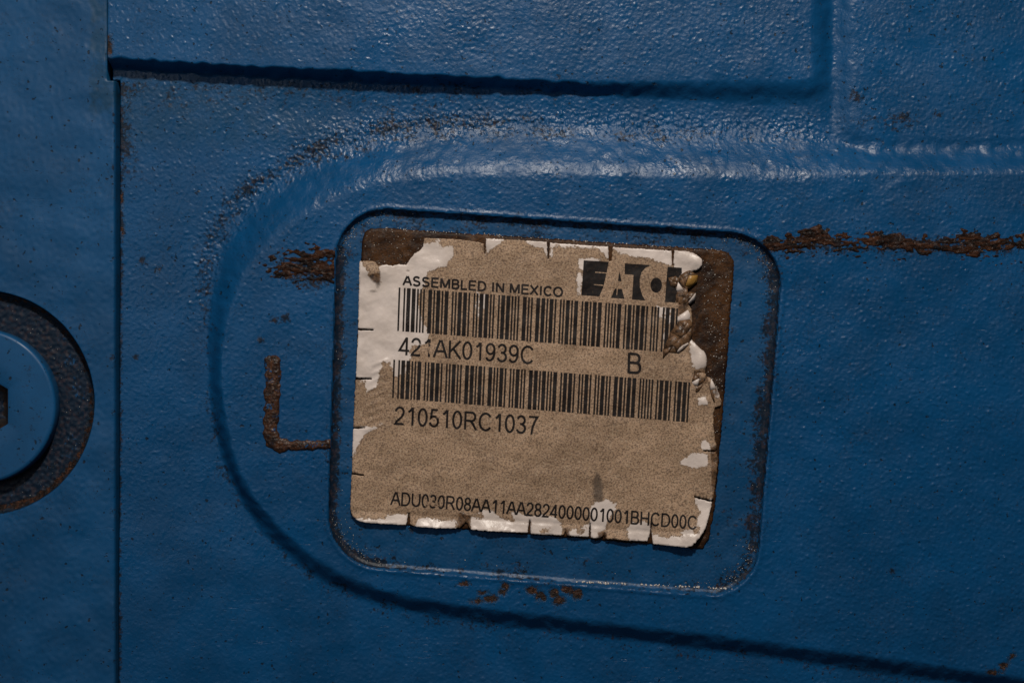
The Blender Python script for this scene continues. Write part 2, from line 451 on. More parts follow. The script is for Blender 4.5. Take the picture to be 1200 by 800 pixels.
    reg[ps > -0.3] = 3
    reg[(bs > -1) & (y < 140)] = 1
    return h, dict(rust=rust, grime=g, tint=tint), reg

# ------------------------------------------------------------------ the casting
def lattice(a, b, lo, hi, step, coarse):
    l = list(np.arange(a, lo, coarse)); m = list(np.arange(lo, hi, step)); r = list(np.arange(hi, b + coarse, coarse))
    return np.array(l + m + r)

casting = thing('pump_casting', 'large rough blue painted iron casting with a rounded raised boss and a sunken label pocket', 'machine housing')
gx = lattice(112, 1690, 112, 1212, 1.12, 8.0)
gy = lattice(-380, 1180, -12, 812, 1.12, 8.0)
X, Y = np.meshgrid(gx, gy)
x, y = X.ravel(), Y.ravel()
h, at, reg = body_fields(x, y)
V = world(x, y, h)
F = grid_faces(len(gy), len(gx))
rf = reg[F].max(axis=1)
keep = ~((x[F].max(axis=1) < 124) )
for rid, nm in ((0, 'casting_face'), (1, 'raised_block'), (2, 'boss'), (3, 'label_pocket')):
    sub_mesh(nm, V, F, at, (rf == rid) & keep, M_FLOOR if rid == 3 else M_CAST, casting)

def box(name, x0, x1, y0, y1, h0, h1, mat, parent):
    v = [P(a, b, c) for c in (h0, h1) for b in (y0, y1) for a in (x0, x1)]
    f = [(0, 1, 3, 2), (4, 6, 7, 5), (0, 4, 5, 1), (2, 3, 7, 6), (0, 2, 6, 4), (1, 5, 7, 3)]
    me = bpy.data.meshes.new(name); me.from_pydata(v, [], f); me.update()
    return link(name, me, mat, parent, False)
box('casting_back', 112, gx[-1], -380, gy[-1], -330, -42, M_CAST, casting)
# side skirts that close the casting between face and back
def skirt(idx, name='casting_side'):
    a = V[idx]; b = a.copy(); b[:, 1] = 42 * S
    n = len(a)
    VV = np.vstack([a, b]); k = np.arange(n - 1)
    me = np_mesh(name, VV, np.stack([k, k + 1, k + 1 + n, k + n], -1))
    return link(name, me, M_CAST, casting)
ids = np.arange(len(x)).reshape(len(gy), len(gx))
skirt(ids[0]); skirt(ids[-1]); skirt(ids[:, -1])

# ---- cast rib mark, L shaped, rust-brown
def relief_patch(name, x0, x1, y0, y1, step, field, cut, mat, parent, label=None):
    a = np.arange(x0, x1, step); b = np.arange(y0, y1, step)
    XX, YY = np.meshgrid(a, b); q, r = XX.ravel(), YY.ravel()
    hh = field(q, r)
    FF = grid_faces(len(b), len(a))
    base, _, _ = body_fields(q, r)
    m = (hh[FF].max(axis=1) > cut)
    if not m.any(): return None
    o = sub_mesh(name, world(q, r, base + np.where(hh > cut, hh, np.minimum(hh, cut) - 0.8)), FF, {}, m, mat, parent)
    if label: o['label'] = label
    return o

MARK = [(321, 425), (320, 470), (318, 505), (321, 517), (330, 521.5), (350, 521), (386, 520)]
def mark_field(q, r):
    d = sdf_line(MARK, q, r)
    rad = 9.6 - 3.2 * sst(322, 345, q)
    rad = rad + samp(N_MID, q, r, 1.6) * 0.9 + 1.2 * np.exp(-((r - 432) / 14) ** 2) + samp(N_GRAIN, q, r) * 0.22
    return np.sqrt(np.clip(1 - (d / rad) ** 2, 0, 1)) * 3.8 + samp(N_GRAIN, q, r, .9) * 0.22 - 0.7
relief_patch('cast_mark', 306, 388.5, 412, 536, 0.9, mark_field, 0.3, M_MARK, casting, 'rust brown raised L-shaped casting mark')

# ---- rusty parting line right of the pocket and its continuation left of it
N_JAG = band_noise(7, 40, 21, 1.0)
def seam_field(q, r):
    yc = 289 - 3 * sst(900, 960, q) - 2.5 * np.sin((q - 900) / 46.0) + (q - 1050) * -0.006
    hw = 9.0 + 2.2 * samp(N_MID, q, q * 0 + 40, .8) + 1.6 * samp(N_JAG, q, q * 0 + 300, .8)
    hw = np.clip(hw, 4.5, 15)
    up = samp(N_JAG, q * .55, r, 1.0) * 2.6 + samp(N_FINE, q, r) * 0.6
    e = hw - np.abs(r - yc + 0.3 * (hw - 8)) + up
    return np.where(sdf_poly(POCKET, q, r) > -1.2, -3, np.clip(e * 0.20, -1, 0.55) + 0.42 + samp(N_FINE, q * .6, r) * 0.28 + samp(N_JAG, q * 0.3, r * 1.2, 1.2) * 0.35)
relief_patch('parting_line', 889, 1215, 262, 312, 0.95, seam_field, 0.35, M_RUST, casting, 'rusty ragged casting seam running to the right')
def patch_field(q, r):
    poly = [(304, 312), (316, 300), (330, 291), (352, 292), (372, 290), (400, 291), (400, 308), (400, 334), (372, 334), (362, 340), (350, 336), (346, 345), (336, 333), (322, 330), (316, 320)]
    e = sdf_poly(poly, q, r) + samp(N_JAG, q, r, 1.5) * 2.4
    low = sst(315, 332, r)
    return np.where(sdf_poly(POCKET, q, r) > -1.2, -3, 0) + np.clip(e * 0.25, -1, 0.7) + 0.12 + samp(N_FINE, q * .6, r) * 0.25 + samp(N_JAG, q * .3, r * 1.2, 1.2) * 0.45 - low * (0.85 + 0.5 * samp(N_JAG, q * .5, r, 1.7))
relief_patch('parting_line', 298, 402, 280, 352, 0.95, patch_field, 0.35, M_RUST, casting, 'short rusty scraped end of the seam left of the pocket')

# ------------------------------------------------------------------ end plate with counterbore
BC = (-24.0, 472.5); BR = 132.0
plate = thing('end_plate', 'smoother blue painted flat plate along one side of the casting with a round counterbore', 'cover plate')
px = lattice(-430, 134.5, -14, 134.5, 0.85, 8.0); py = np.array(list(np.arange(-380, -12, 8.0)) + list(np.arange(-12, 330, 1.6)) + list(np.arange(330, 615, 0.85)) + list(np.arange(615, 812, 1.6)) + list(np.arange(812, 1188, 8.0)))
XX, YY = np.meshgrid(px, py); q, r = XX.ravel(), YY.ravel()
rd = BR - np.hypot(q - BC[0], r - BC[1]) + samp(N_MID, q, r) * 0.06
PH = 12.0
ph = PH + 0.10 * samp(N_ORANGE, q, r, 0.8) + 0.5 * samp(N_BROAD, q, r)
gl = sst(98, 112, q) * sst(135, 110, r)                 # shallow milled strip in the upper corner
ph = ph - 0.4 * gl
hole = sst(-1.0, 1.4, rd)
fl = PH - 13 + 0.25 * samp(N_ORANGE, q, r, 1, 50) + 3.4 * sst(9, 1, rd)
ph = ph * (1 - hole) + fl * hole
edge = np.where(r > 92, 133.0, 124.0) - q
ph = ph - 1.2 * sst(3.0, 0.3, edge) - 50 * sst(0.2, -1.2, edge)
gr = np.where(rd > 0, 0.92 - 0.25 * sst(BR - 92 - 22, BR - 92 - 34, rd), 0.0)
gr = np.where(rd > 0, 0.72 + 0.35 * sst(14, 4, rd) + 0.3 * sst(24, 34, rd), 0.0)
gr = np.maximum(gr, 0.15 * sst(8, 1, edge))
ru = np.where((rd > 0) & (rd < 12), (6 - np.abs(rd - 5)) * 0.9 * (0.35 + 0.65 * sst(440, 600, r)) - 1.5, -20)
ru = np.where((rd > 10) & (rd < 38), -9.5, ru)
tn = 0.75 * sst(101, 108, q + samp(N_JAG, q, r) * 1.5) * sst(140, 118, r + samp(N_JAG, q, r, 1, 20) * 5) + 0.25 * sst(128, 133, q)
FFp = grid_faces(len(py), len(px))
cen = np.hypot(q - BC[0], r - BC[1])[FFp].mean(axis=1)
VP = world(q, r, ph); AP = dict(rust=ru, grime=gr, tint=tn)
sub_mesh('plate_face', VP, FFp, AP, cen > BR + 0.8, M_PLATE, plate)
sub_mesh('counterbore', VP, FFp, AP, cen <= BR + 0.8, M_PLATE, plate)['label'] = 'dark grimy round counterbore with a rusty rim'
box('plate_back', -430, 131, -380, 1180, -330, -39, M_PLATE, plate)

# ------------------------------------------------------------------ socket head screw
screw = thing('socket_screw', 'round blue socket head screw sitting in the grimy counterbore of the end plate', 'screw')
SC = (-26.0, 476.0); HN = 144
def ring_mesh(name, rings, mat, parent, close=False, label=None):
    VV, FF = [], []
    for rad, hh in rings:
        for k in range(HN):
            a = 2 * math.pi * k / HN
            rr = rad(a) if callable(rad) else rad
            VV.append(P(SC[0] + rr * math.cos(a), SC[1] - rr * math.sin(a), hh))
    for i in range(len(rings) - 1):
        for k in range(HN):
            k2 = (k + 1) % HN
            FF.append((i * HN + k, i * HN + k2, (i + 1) * HN + k2, (i + 1) * HN + k))
    if close: FF.append(tuple((len(rings) - 1) * HN + k for k in range(HN)))
    me = bpy.data.meshes.new(name); me.from_pydata(VV, [], FF)
    for n in ('rust', 'grime', 'tint'):
        a = me.attributes.new(n, 'FLOAT', 'POINT')
        v = np.full(len(VV), {'rust': -20.0, 'grime': 0.05, 'tint': 0.0}[n], np.float32)
        a.data.foreach_set('value', v)
    me.update()
    o = link(name, me, mat, parent)
    if label: o['label'] = label
    return o
def hexr(ap, add=0.0):
    def f(a):
        m = (a + math.pi / 6) % (math.pi / 3) - math.pi / 6
        return ap / math.cos(m) + add
    return f
TOP = 21.0
ring_mesh('head', [(89.0, -6), (91.0, -2), (91.0, TOP - 4), (90.4, TOP - 2), (89, TOP - 0.7), (87, TOP), (86.6, TOP), (60, TOP + .1), (hexr(35.5, 3), TOP + .1), (hexr(34.5, 1), TOP - 1)], M_SCREW, screw)
ring_mesh('hex_socket', [(hexr(34.5, 1), TOP - 1), (hexr(33.8, 0), TOP - 3), (hexr(33.2, 0), TOP - 20), (hexr(20), TOP - 23)], M_DARK, screw, True, 'dark rusty hexagonal socket')

# ------------------------------------------------------------------ sheet builder (constrained Delaunay) for film, label and flaps
def resample(poly, step):
    out = []
    for i in range(len(poly)):
        a = np.array(poly[i], float); b = np.array(poly[(i + 1) % len(poly)], float)
        n = max(1, int(round(np.hypot(*(b - a)) / step)))
        for k in range(n): out.append(a + (b - a) * k / n)
    return np.array(out)

def sheet(name, poly, step, hfun, attrs, mat, parent, thick=0.0, jitter=0.0, edge_step=None):
    b = resample(poly, edge_step or step)
    if jitter:
        b = b + np.stack([samp(N_GRAIN, b[:, 0], b[:, 1], 1.3), samp(N_GRAIN, b[:, 0], b[:, 1], 1.3, 333, 99)], -1) * jitter
    lo, hi = b.min(0), b.max(0)
    XX, YY = np.meshgrid(np.arange(lo[0], hi[0], step), np.arange(lo[1], hi[1], step * 0.87))
    XX[1::2] += step / 2
    xi, yi = XX.ravel(), YY.ravel()
    m = sdf_poly(b, xi, yi) > step * 0.45
    pts = [Vector((float(p[0]), float(p[1]))) for p in b] + [Vector((float(a), float(c))) for a, c in zip(xi[m], yi[m])]
    n = len(b)
    vo, eo, fo, _, _, _ = delaunay_2d_cdt(pts, [], [list(range(n))], 1, 1e-4)
    vx = np.array([v[0] for v in vo]); vy = np.array([v[1] for v in vo])
    tri = np.array([f for f in fo if len(f) == 3])
    ar = (vx[tri[:, 1]] - vx[tri[:, 0]]) * (vy[tri[:, 2]] - vy[tri[:, 0]]) - (vx[tri[:, 2]] - vx[tri[:, 0]]) * (vy[tri[:, 1]] - vy[tri[:, 0]])
    tri[ar > 0] = tri[ar > 0][:, ::-1]
    hh = hfun(vx, vy)
    o = link(name, np_mesh(name, world(vx, vy, hh), tri, {k: f(vx, vy) for k, f in attrs.items()}), mat, parent)
    if thick:
        md = o.modifiers.new('thickness', 'SOLIDIFY'); md.thickness = thick * S; md.offset = -1
    return o

FL = BOSS_H - FLOOR_D
# residue of the adhesive
FILM = [(424, 281), (427, 272), (434, 267), (446, 266.5), (640, 279), (842, 292.5), (854, 296), (860, 304), (861, 315), (857, 360), (853, 420), (848, 480), (843, 540),
        (839, 590), (832, 630), (824, 644), (806, 642), (700, 633), (560, 622), (430, 613), (414, 606), (410, 594), (413, 520), (418, 400)]
def film_h(a, b):
    e = sdf_poly(FILM, a, b)
    return FL + 0.1 + (1.9 - 1.0 * sst(5, 60, e)) * sst(0.0, 2.6, e) + 0.10 * samp(N_GRAIN, a, b) + 0.25 * samp(N_MID, a, b, 1.4)
film = sheet('adhesive_residue', FILM, 2.2, film_h, {}, M_GLUE, None, 1.0, 0.5)
film['label'] = 'dark brown grainy sheet of old adhesive stuck to the pocket floor beneath the paper sticker'
film['category'] = 'adhesive'

# ------------------------------------------------------------------ the label
OUT = [(421.3, 306), (433, 305.5), (440, 307), (444, 311.5), (452, 310), (460, 311.5), (468, 309.5), (476, 310.5), (481, 303), (486, 297), (492, 293.5), (496, 289), (497, 279),
       (530, 280), (560, 283.5), (567, 286), (567.6, 297), (569.0, 297), (569.8, 279.5), (600, 281), (640.5, 283.5), (641.8, 303), (643, 303), (644.6, 284.5), (680, 287),
       (712.5, 289), (713.5, 306), (716.5, 306), (718.5, 289.5), (750, 291.5), (786.5, 294), (787.6, 311), (789, 311), (790.3, 293.5), (806, 294.5), (816, 298), (822, 304), (822.5, 311), (818, 316),
       (811, 318), (805, 330), (806, 345), (806, 356), (810, 362), (811, 378), (807, 392), (810, 397), (818, 406), (826, 413), (828.5, 423), (826, 436), (828, 440), (832, 443), (840, 455), (845, 470), (844, 475),
       (838, 477), (836, 484), (836, 500), (838, 515), (840, 524), (838, 527.5), (824, 527), (824, 528.6), (838.5, 529.2), (841, 535), (840, 550), (838.5, 566), (836, 583), (833, 585.6), (820, 582.5), (813, 580.5), (813, 582), (821, 585), (834, 588), (830, 605),
       (826.5, 617), (819, 629), (810, 638), (804, 640), (785, 638.5), (765, 636.5), (763.6, 624), (763.8, 612), (762.4, 612), (761.5, 625), (758, 633.5), (745, 633), (730, 632), (718, 630.5), (710, 631), (708, 625), (704, 629.5),
       (692.2, 629.5), (692.2, 612), (690.8, 612), (690, 628.5), (675, 627.5), (665, 627), (663, 622), (660, 626.5), (648, 626), (621.5, 625), (621.8, 608), (620.3, 608), (618, 623.5), (590, 622), (552, 619.5), (546, 611), (540, 616.5), (534, 618.5), (510, 617.5), (487, 616), (481, 613.5), (480, 600), (478.6, 600),
       (476, 614.5), (452, 613), (430, 611.5), (419, 609), (413, 604), (410.8, 596), (411.3, 575), (412.3, 555.6), (427, 557.6), (427, 556), (412.5, 553.6), (413, 530), (414, 502.5), (428, 501.5), (428, 500.3), (414.2, 500.5), (415.5, 470), (417, 445), (436, 444.6), (436, 443), (417.3, 442),
       (418.5, 415), (419.7, 387), (438, 387.3), (438, 385.8), (419.8, 384.4), (420.5, 350), (421, 330)]

# height bumps: (x, y, rx, ry, rot, height)
LIFTS = [(818, 305, 12, 10, 0, 4.5), (800, 302, 9, 8, 0, 1.5), (820, 424, 10, 16, 10, 6), (812, 408, 8, 8, 0, 2.5), (842, 463, 7, 14, -20, 3.5), (824, 470, 8, 5, 0, 2.0), (436, 318, 14, 9, 10, 5.0), (824, 640, 34, 26, 30, 9.0),
         (838, 600, 9, 18, 0, 3.0), (842, 545, 7, 14, 0, 2.0), (806, 350, 10, 20, 0, 2.5), (570, 283, 6, 8, 0, 1.2), (642, 286, 5, 8, 0, 1.5), (716, 292, 7, 8, 0, 1.6), (788, 296, 6, 8, 0, 1.6)]
# scored, lifted tongues along the bottom edge: (x0, x1, y of the crease at x0, lift)
TONG = [(412, 479.5, 599, 2.6), (480, 545, 604, 3.2), (548, 621, 608, 3.6), (622, 662, 612, 1.6), (664, 691, 614, 1.2), (692, 707, 616, 1.5), (709, 762, 620, 2.4), (764, 815, 622, 1.6)]
def label_h(a, b):
    hh = FL + 4.4 + 0.26 * samp(N_MID, a, b, 0.8) + 0.09 * samp(N_ORANGE, a, b) + 0.35 * samp(N_BROAD, a, b, 1.5)
    for (cx, cy, rx, ry, rot, z) in LIFTS:
        q_ = math.radians(rot); dx, dy = a - cx, b - cy
        u = dx * math.cos(q_) + dy * math.sin(q_); v = -dx * math.sin(q_) + dy * math.cos(q_)
        hh = hh + z * np.exp(-((u / rx) ** 2 + (v / ry) ** 2))
    for (x0, x1, yc, z) in TONG:
        m = (a >= x0 - 0.2) & (a <= x1 + 0.2)
        t_ = b - (yc + (a - x0) * 0.062)
        u = np.clip((a - x0) / (x1 - x0), 0, 1)
        # crease: beyond it the strip curls up towards its free edge
        fold = 1.75 * z * (0.55 + 0.65 * np.sin(np.pi * np.clip(0.15 + u, 0, 1)) ** 2) * np.clip((t_ + 3) / 17, 0, 1.3) ** 1.6 - 0.8 * np.exp(-((t_ + 1) / 2.2) ** 2)
        hh = hh + np.where(m, fold, 0)
    # fingernail scratches at the left
    for k in range(9):
        yy = 424 + k * 9.5; xx = 447 - k * 1.0
        u = (a - xx) * 0.94 - (b - yy) * 0.34; v = (a - xx) * 0.34 + (b - yy) * 0.94
        hh = hh + 1.0 * np.exp(-(v / 1.5) ** 2) * sst(13, 8, np.abs(u + 2))
    return hh

CLEAN = [
    [(415, 300), (440, 318), (452, 305), (478, 306), (481, 296), (495, 286), (510, 284), (512, 278), (518, 290), (531, 288), (533, 300), (527, 305), (524, 313), (512, 314), (500, 322), (498, 334), (491, 340), (490, 356), (494, 374), (500, 388), (504, 393), (500, 401), (492, 404), (481, 406),
     (481, 421), (475, 428), (475, 437), (462, 441), (458, 425), (447, 440), (444, 450), (431, 458), (427, 449), (421, 444), (410, 448)],
    [(568, 276), (589, 281), (578, 290), (570, 298)], [(614, 280), (643, 281), (642, 304), (637, 292), (626, 289)], [(644, 281), (714, 287), (713, 306), (706, 296), (701, 292), (650, 288), (645, 303)],
    [(717, 286), (790, 290), (787, 313), (778, 309), (765, 304), (745, 301), (720, 296)], [(789, 288), (830, 300), (826, 320), (800, 326), (797, 318), (789, 314)],
    [(678, 303), (704, 303), (701, 307), (686, 308), (684, 318), (678, 316)], [(676, 318), (683, 320), (681, 346), (677, 345)],
    [(794, 332), (801, 340), (797, 344), (791, 341)], [(771, 360), (778, 361), (777, 374), (771, 372)], [(779, 361), (786, 362), (782, 398), (778, 398)], [(792, 372), (806, 364), (809, 372), (794, 376)],
    [(808, 396), (829, 414), (826, 432), (813, 434), (809, 420)], [(797, 544), (807, 532), (829, 531), (828, 546), (812, 548)], [(823, 512), (832, 520), (832, 527), (822, 527)],
    [(410, 500), (440, 500), (447, 497), (425, 509), (421, 520), (413, 536)], [(559, 343), (562, 343), (561, 372), (558, 372)], [(566, 343), (569, 344), (569, 362), (566, 362)],
    [(410, 606), (450, 608), (455, 602), (480, 601), (479, 622), (410, 616)], [(484, 618), (492, 606), (536, 610), (534, 625), (484, 622)], [(550, 622), (551, 606), (558, 599), (575, 597), (583, 603), (587, 609), (622, 612), (622, 632), (550, 628)],
    [(621, 606), (650, 605), (658, 614), (657, 633), (621, 632)], [(664, 622), (680, 618), (692, 614), (692, 634), (664, 634)], [(692, 597), (698, 588), (712, 585), (722, 589), (720, 601), (713, 609), (709, 620), (702, 632), (692, 634)],
    [(735, 618), (742, 611), (764, 612), (764, 640), (737, 638)], [(763, 626), (785, 630), (800, 622), (815, 615), (820, 600), (812, 582), (840, 586), (834, 612), (824, 640), (800, 646), (763, 642)],
    [(606, 615), (600, 600), (606, 598), (613, 603), (640, 604), (630, 609)], [(835, 440), (846, 466), (838, 466)], [(817, 466), (827, 464), (829, 474), (819, 474)]]
DIRTY = [[(418, 303), (437, 303), (447, 316), (446, 328), (432, 322)], [(650, 290), (700, 294), (700, 303), (650, 300)], [(447, 424), (458, 422), (462, 480), (424, 500), (440, 462)],
         [(414, 446), (428, 446), (428, 462), (412, 500)], [(552, 602), (566, 600), (566, 606), (556, 608)], [(632, 620), (644, 618), (648, 623), (634, 624)], [(676, 620), (686, 619), (684, 625), (676, 625)],
         [(775, 622), (800, 618), (797, 628), (780, 630)], [(812, 612), (820, 618), (820, 626), (812, 624)], [(702, 625), (712, 618), (714, 626)]]
def clean_f(a, b):
    d = np.full(a.shape, -40.0)
    for p in CLEAN: d = np.maximum(d, sdf_poly(p, a, b))
    for p in DIRTY: d = np.minimum(d, -sdf_poly(p, a, b) * 0.8 + 0.5)
    return np.clip(d, -15, 15)
STAIN = [[(776, 330), (812, 318), (812, 345), (806, 360), (795, 362), (790, 345)], [(792, 362), (804, 358), (806, 364), (796, 370)], [(800, 380), (814, 376), (812, 396), (800, 398)], [(812, 432), (830, 434), (830, 448), (812, 452)],
         [(836, 476), (846, 476), (842, 500), (837, 520)], [(833, 450), (838, 450), (843, 462), (839, 466)], [(832, 522), (842, 520), (842, 585), (834, 585)], [(537, 598), (552, 603), (552, 622), (536, 622)], [(430, 322), (446, 318), (446, 334), (436, 330)], [(700, 622), (712, 622), (712, 632), (700, 632)], [(660, 618), (668, 618), (668, 630), (660, 630)]]
def stain_f(a, b):
    d = np.full(a.shape, -20.0)
    for p in STAIN: d = np.maximum(d, sdf_poly(p, a, b))
    return np.clip(d, -20, 10)
def smudge_f(a, b):
    s = 1.0 * np.exp(-(((a - 700 - (b - 560) * 0.06) / (3.5 + 4.0 * sst(545, 570, b))) ** 2)) * sst(538, 566, b) * sst(592, 584, b)
    s = np.maximum(s, 0.75 * np.exp(-(((a - 443) / 4) ** 2 + ((b - 333) / 8) ** 2)))
    s = np.maximum(s, 0.7 * np.exp(-(((a - 438) / 7) ** 2 + ((b - 341) / 2.6) ** 2)))
    s = np.maximum(s, 0.7 * np.exp(-(((a - 478) / 4) ** 2 + ((b - 317) / 2) ** 2)))
    for (cx, cy) in ((428, 386.6), (427, 443.8), (420, 501), (420, 555.6), (568, 292), (642, 296), (715, 298), (788, 303)):
        s = np.maximum(s, 0.55 * np.exp(-(((a - cx) / 7) ** 2 + ((b - cy) / 2.4) ** 2)) if cx < 500 else 0.5 * np.exp(-(((a - cx) / 2.2) ** 2 + ((b - cy) / 8) ** 2)))
    s = np.maximum(s, 0.28 * sst(6.0, 0.5, sdf_poly(OUT, a, b)))
    return s
zero = lambda a, b: np.zeros(a.shape)
LA = dict(clean=clean_f, stain=stain_f, smudge=smudge_f, amber=zero)
label = thing('identification_sticker', 'tan grease-soaked paper sticker with black print and barcodes, torn and curled along one side', 'sticker')
sheet('paper', OUT, 2.0, label_h, LA, M_PAPER, label, 1.1, 0.32, 1.6)

# ---- curled and folded scraps at the torn side, with one painted shadow hole
def scrap(verts, faces, lab=None):
    """a crumpled flake of paper or a painted shade patch: flat facets with fold lines between them; each face is (indices, kind)"""
    VV, FF, ST, CL, AM, n = [], [], [], [], [], 0
    key = {'brown': (8, -12, 0), 'dark': (14, -15, 0), 'tan': (-8, -10, 0), 'white': (-12, 8, 0), 'amber': (6, -10, 1)}
    for idx, kind in faces:
        c = np.mean([verts[i] for i in idx], axis=0)
        m = len(idx)
        mids = [tuple((np.array(verts[idx[i]]) + np.array(verts[idx[(i + 1) % m]])) / 2 + np.array([random.uniform(-.3, .3), random.uniform(-.3, .3), 0])) for i in range(m)]
        ring = []
        for i in range(m): ring += [verts[idx[i]], mids[i]]
        c = c + np.array([0, 0, random.uniform(-.15, .15)])
        for q_ in ring + [tuple(c)]: VV.append(q_)
        for i in range(2 * m): FF.append((n + i, n + (i + 1) % (2 * m), n + 2 * m))
        for _ in range(2 * m + 1):
            ST.append(key[kind][0]); CL.append(key[kind][1]); AM.append(key[kind][2])
        n += 2 * m + 1
    pv = np.array(VV); F_ = np.array(FF)
    a_, b_, c_ = pv[F_[:, 0]], pv[F_[:, 1]], pv[F_[:, 2]]
    cr = (b_[:, 0] - a_[:, 0]) * (c_[:, 1] - a_[:, 1]) - (b_[:, 1] - a_[:, 1]) * (c_[:, 0] - a_[:, 0])
    F_[cr > 0] = F_[cr > 0][:, ::-1]
    o = link('torn_scrap_or_shade', np_mesh('torn_scrap_or_shade', world(pv[:, 0], pv[:, 1], FL + 4.6 + pv[:, 2] * 0.62), F_, dict(clean=CL, stain=ST, smudge=np.zeros(len(VV)), amber=AM)), M_PAPER, label, False)
    md = o.modifiers.new('thickness', 'SOLIDIFY'); md.thickness = 0.8 * S; md.offset = -1
    if lab: o['label'] = lab
scrap([(797, 322.5, 2), (803, 318.5, 5), (808.5, 316.8, 4), (817.5, 322.5, 3), (817, 330, 1.5), (808.4, 337.5, .6), (802, 340, .4), (795.5, 330, 3.5), (807, 323, 9), (802.5, 335.5, 5.5), (800, 327, 8)],
      [((0, 1, 8, 10), 'brown'), ((1, 2, 8), 'dark'), ((2, 3, 8), 'brown'), ((8, 3, 4, 5, 9), 'amber'), ((10, 8, 9), 'brown'), ((0, 10, 7), 'dark'), ((7, 10, 9, 6), 'brown'), ((9, 5, 6), 'dark')], 'brown curled scrap with an amber inner side')
scrap([(783, 325.5, .5), (792, 323.5, 2.5), (797, 328, 3), (796, 332, 2), (790.5, 338, .6), (785.5, 335, .3), (789, 330, 4.5)],
      [((0, 1, 6), 'dark'), ((1, 2, 3, 6), 'brown'), ((6, 3, 4), 'brown'), ((6, 4, 5, 0), 'dark')])
scrap([(794.5, 330.5, 3), (801.5, 339.5, 1.5), (792, 342.5, .5)], [((0, 1, 2), 'white')], 'small white torn triangle')
scrap([(792, 343, .8), (803, 341, 1), (799, 353.5, .8), (792, 354, .5)], [((0, 1, 2, 3), 'dark')])  # dark facet painted in for the shadowed hole between the scraps
scrap([(798, 347, 2), (808, 342, 6), (815, 343.5, 6.5), (814.5, 351, 2), (808, 356.5, 1), (800, 359, .6), (795, 356.5, .5), (805, 349.5, 8), (812.5, 345.5, 7.5), (806.5, 353.5, 5)],
      [((0, 1, 7), 'brown'), ((1, 2, 8, 7), 'brown'), ((8, 2, 3, 4, 9), 'white'), ((7, 8, 9), 'dark'), ((7, 9, 5), 'brown'), ((9, 4, 5), 'dark'), ((0, 7, 5, 6), 'brown')], 'crumpled brown scrap with a white torn rim')
scrap([(792.5, 372, .5), (806, 363, 1.5), (809, 369, 1.5), (807, 376, 1.2), (793, 377, .8)], [((0, 1, 2, 3, 4), 'white')], 'white torn patch above the long brown fold')
scrap([(795.7, 376, 2), (808.4, 374, 4), (811.5, 382, 3), (810, 397, 2.5), (803, 407, 2), (793, 413.5, 1), (784, 413, 1), (776.6, 420.5, .3), (777, 409.5, .5), (785.5, 389, 1), (801, 384, 9), (797, 396, 8.5), (789, 405, 5.5), (804, 391, 7)],
      [((0, 1, 10), 'dark'), ((1, 2, 13, 10), 'dark'), ((2, 3, 13), 'brown'), ((0, 10, 11, 9), 'brown'), ((10, 13, 11), 'brown'), ((13, 3, 4, 11), 'brown'), ((9, 11, 12, 8), 'brown'), ((11, 4, 5, 12), 'dark'), ((12, 5, 6), 'brown'), ((12, 6, 7, 8), 'dark')], 'long leathery brown fold of torn paper')
scrap([(793, 412.5, 3), (796, 408, 6), (800, 404.5, 6.5), (806, 401.5, 5), (807, 403, 3.5), (801, 408, 3.5), (795.5, 413, 2.5)], [((0, 1, 2, 5, 6), 'white'), ((2, 3, 4, 5), 'white')], 'thin white torn lip of the brown fold')
scrap([(810, 448, .8), (813, 438, 2.5), (819, 434, 3), (827, 438, 3.5), (826, 446, 2), (818, 452, 1.5), (812, 451, .8), (819, 443, 6)],
      [((0, 1, 7), 'brown'), ((1, 2, 7), 'dark'), ((2, 3, 4, 7), 'tan'), ((7, 4, 5), 'brown'), ((7, 5, 6, 0), 'white')])
scrap([(811, 453, .5), (818, 453.5, 1.2), (825, 449.5, .8), (820, 457, .5), (816, 460, .3), (812, 458, .2)], [((0, 1, 2, 3, 4, 5), 'dark')])
scrap([(828, 441, 1.5), (833, 443, 4), (839, 455, 3.5), (845, 469, 1.5), (844, 475, .5), (836, 471, 1.5), (832, 457, 3)], [((0, 1, 6), 'tan'), ((1, 2, 6), 'white'), ((2, 3, 5, 6), 'brown'), ((3, 4, 5), 'dark')])

# ------------------------------------------------------------------ print on the label
def arc(cx, cy, rx, ry, a0, a1, n=12):
    return [(cx + rx * math.cos(math.radians(a0 + (a1 - a0) * k / n)), cy + ry * math.sin(math.radians(a0 + (a1 - a0) * k / n))) for k in range(n + 1)]
# glyphs: (advance, [(polyline, closed)]) in units of 1 = cap height, y up
G = {}
def glyph(ch, adv, *strokes): G[ch] = (adv, strokes)
glyph('0', .776, (arc(.388, .5, .27, .46, 90, 450, 28)[:-1], True))
glyph('1', .776, ([(.20, .74), (.34, .83), (.46, .985)], False), ([(.485, 0), (.485, 1.0)], False))
glyph('2', .776, (arc(.385, .70, .26, .255, 175, -28, 12) + [(.50, .42), (.22, .20), (.12, .046), (.68, .046)], False))
glyph('3', .776, (arc(.37, .735, .235, .225, 165, -62, 12) + [(.40, .52)], False), ([(.30, .525), (.40, .52)] + arc(.37, .28, .275, .24, 62, -165, 13), False))
glyph('4', .776, ([(.715, .255), (.07, .255), (.515, .97)], False), ([(.535, 1.0), (.535, 0)], False))
glyph('5', .776, ([(.63, .955), (.235, .955), (.165, .50)] + arc(.375, .325, .275, .28, 125, -165, 15), False))
glyph('7', .776, ([(.10, .955), (.67, .955), (.52, .72), (.38, .40), (.31, 0)], False))
glyph('8', .776, (arc(.388, .74, .225, .215, 90, 450, 20)[:-1], True), (arc(.388, .275, .275, .235, 90, 450, 22)[:-1], True))
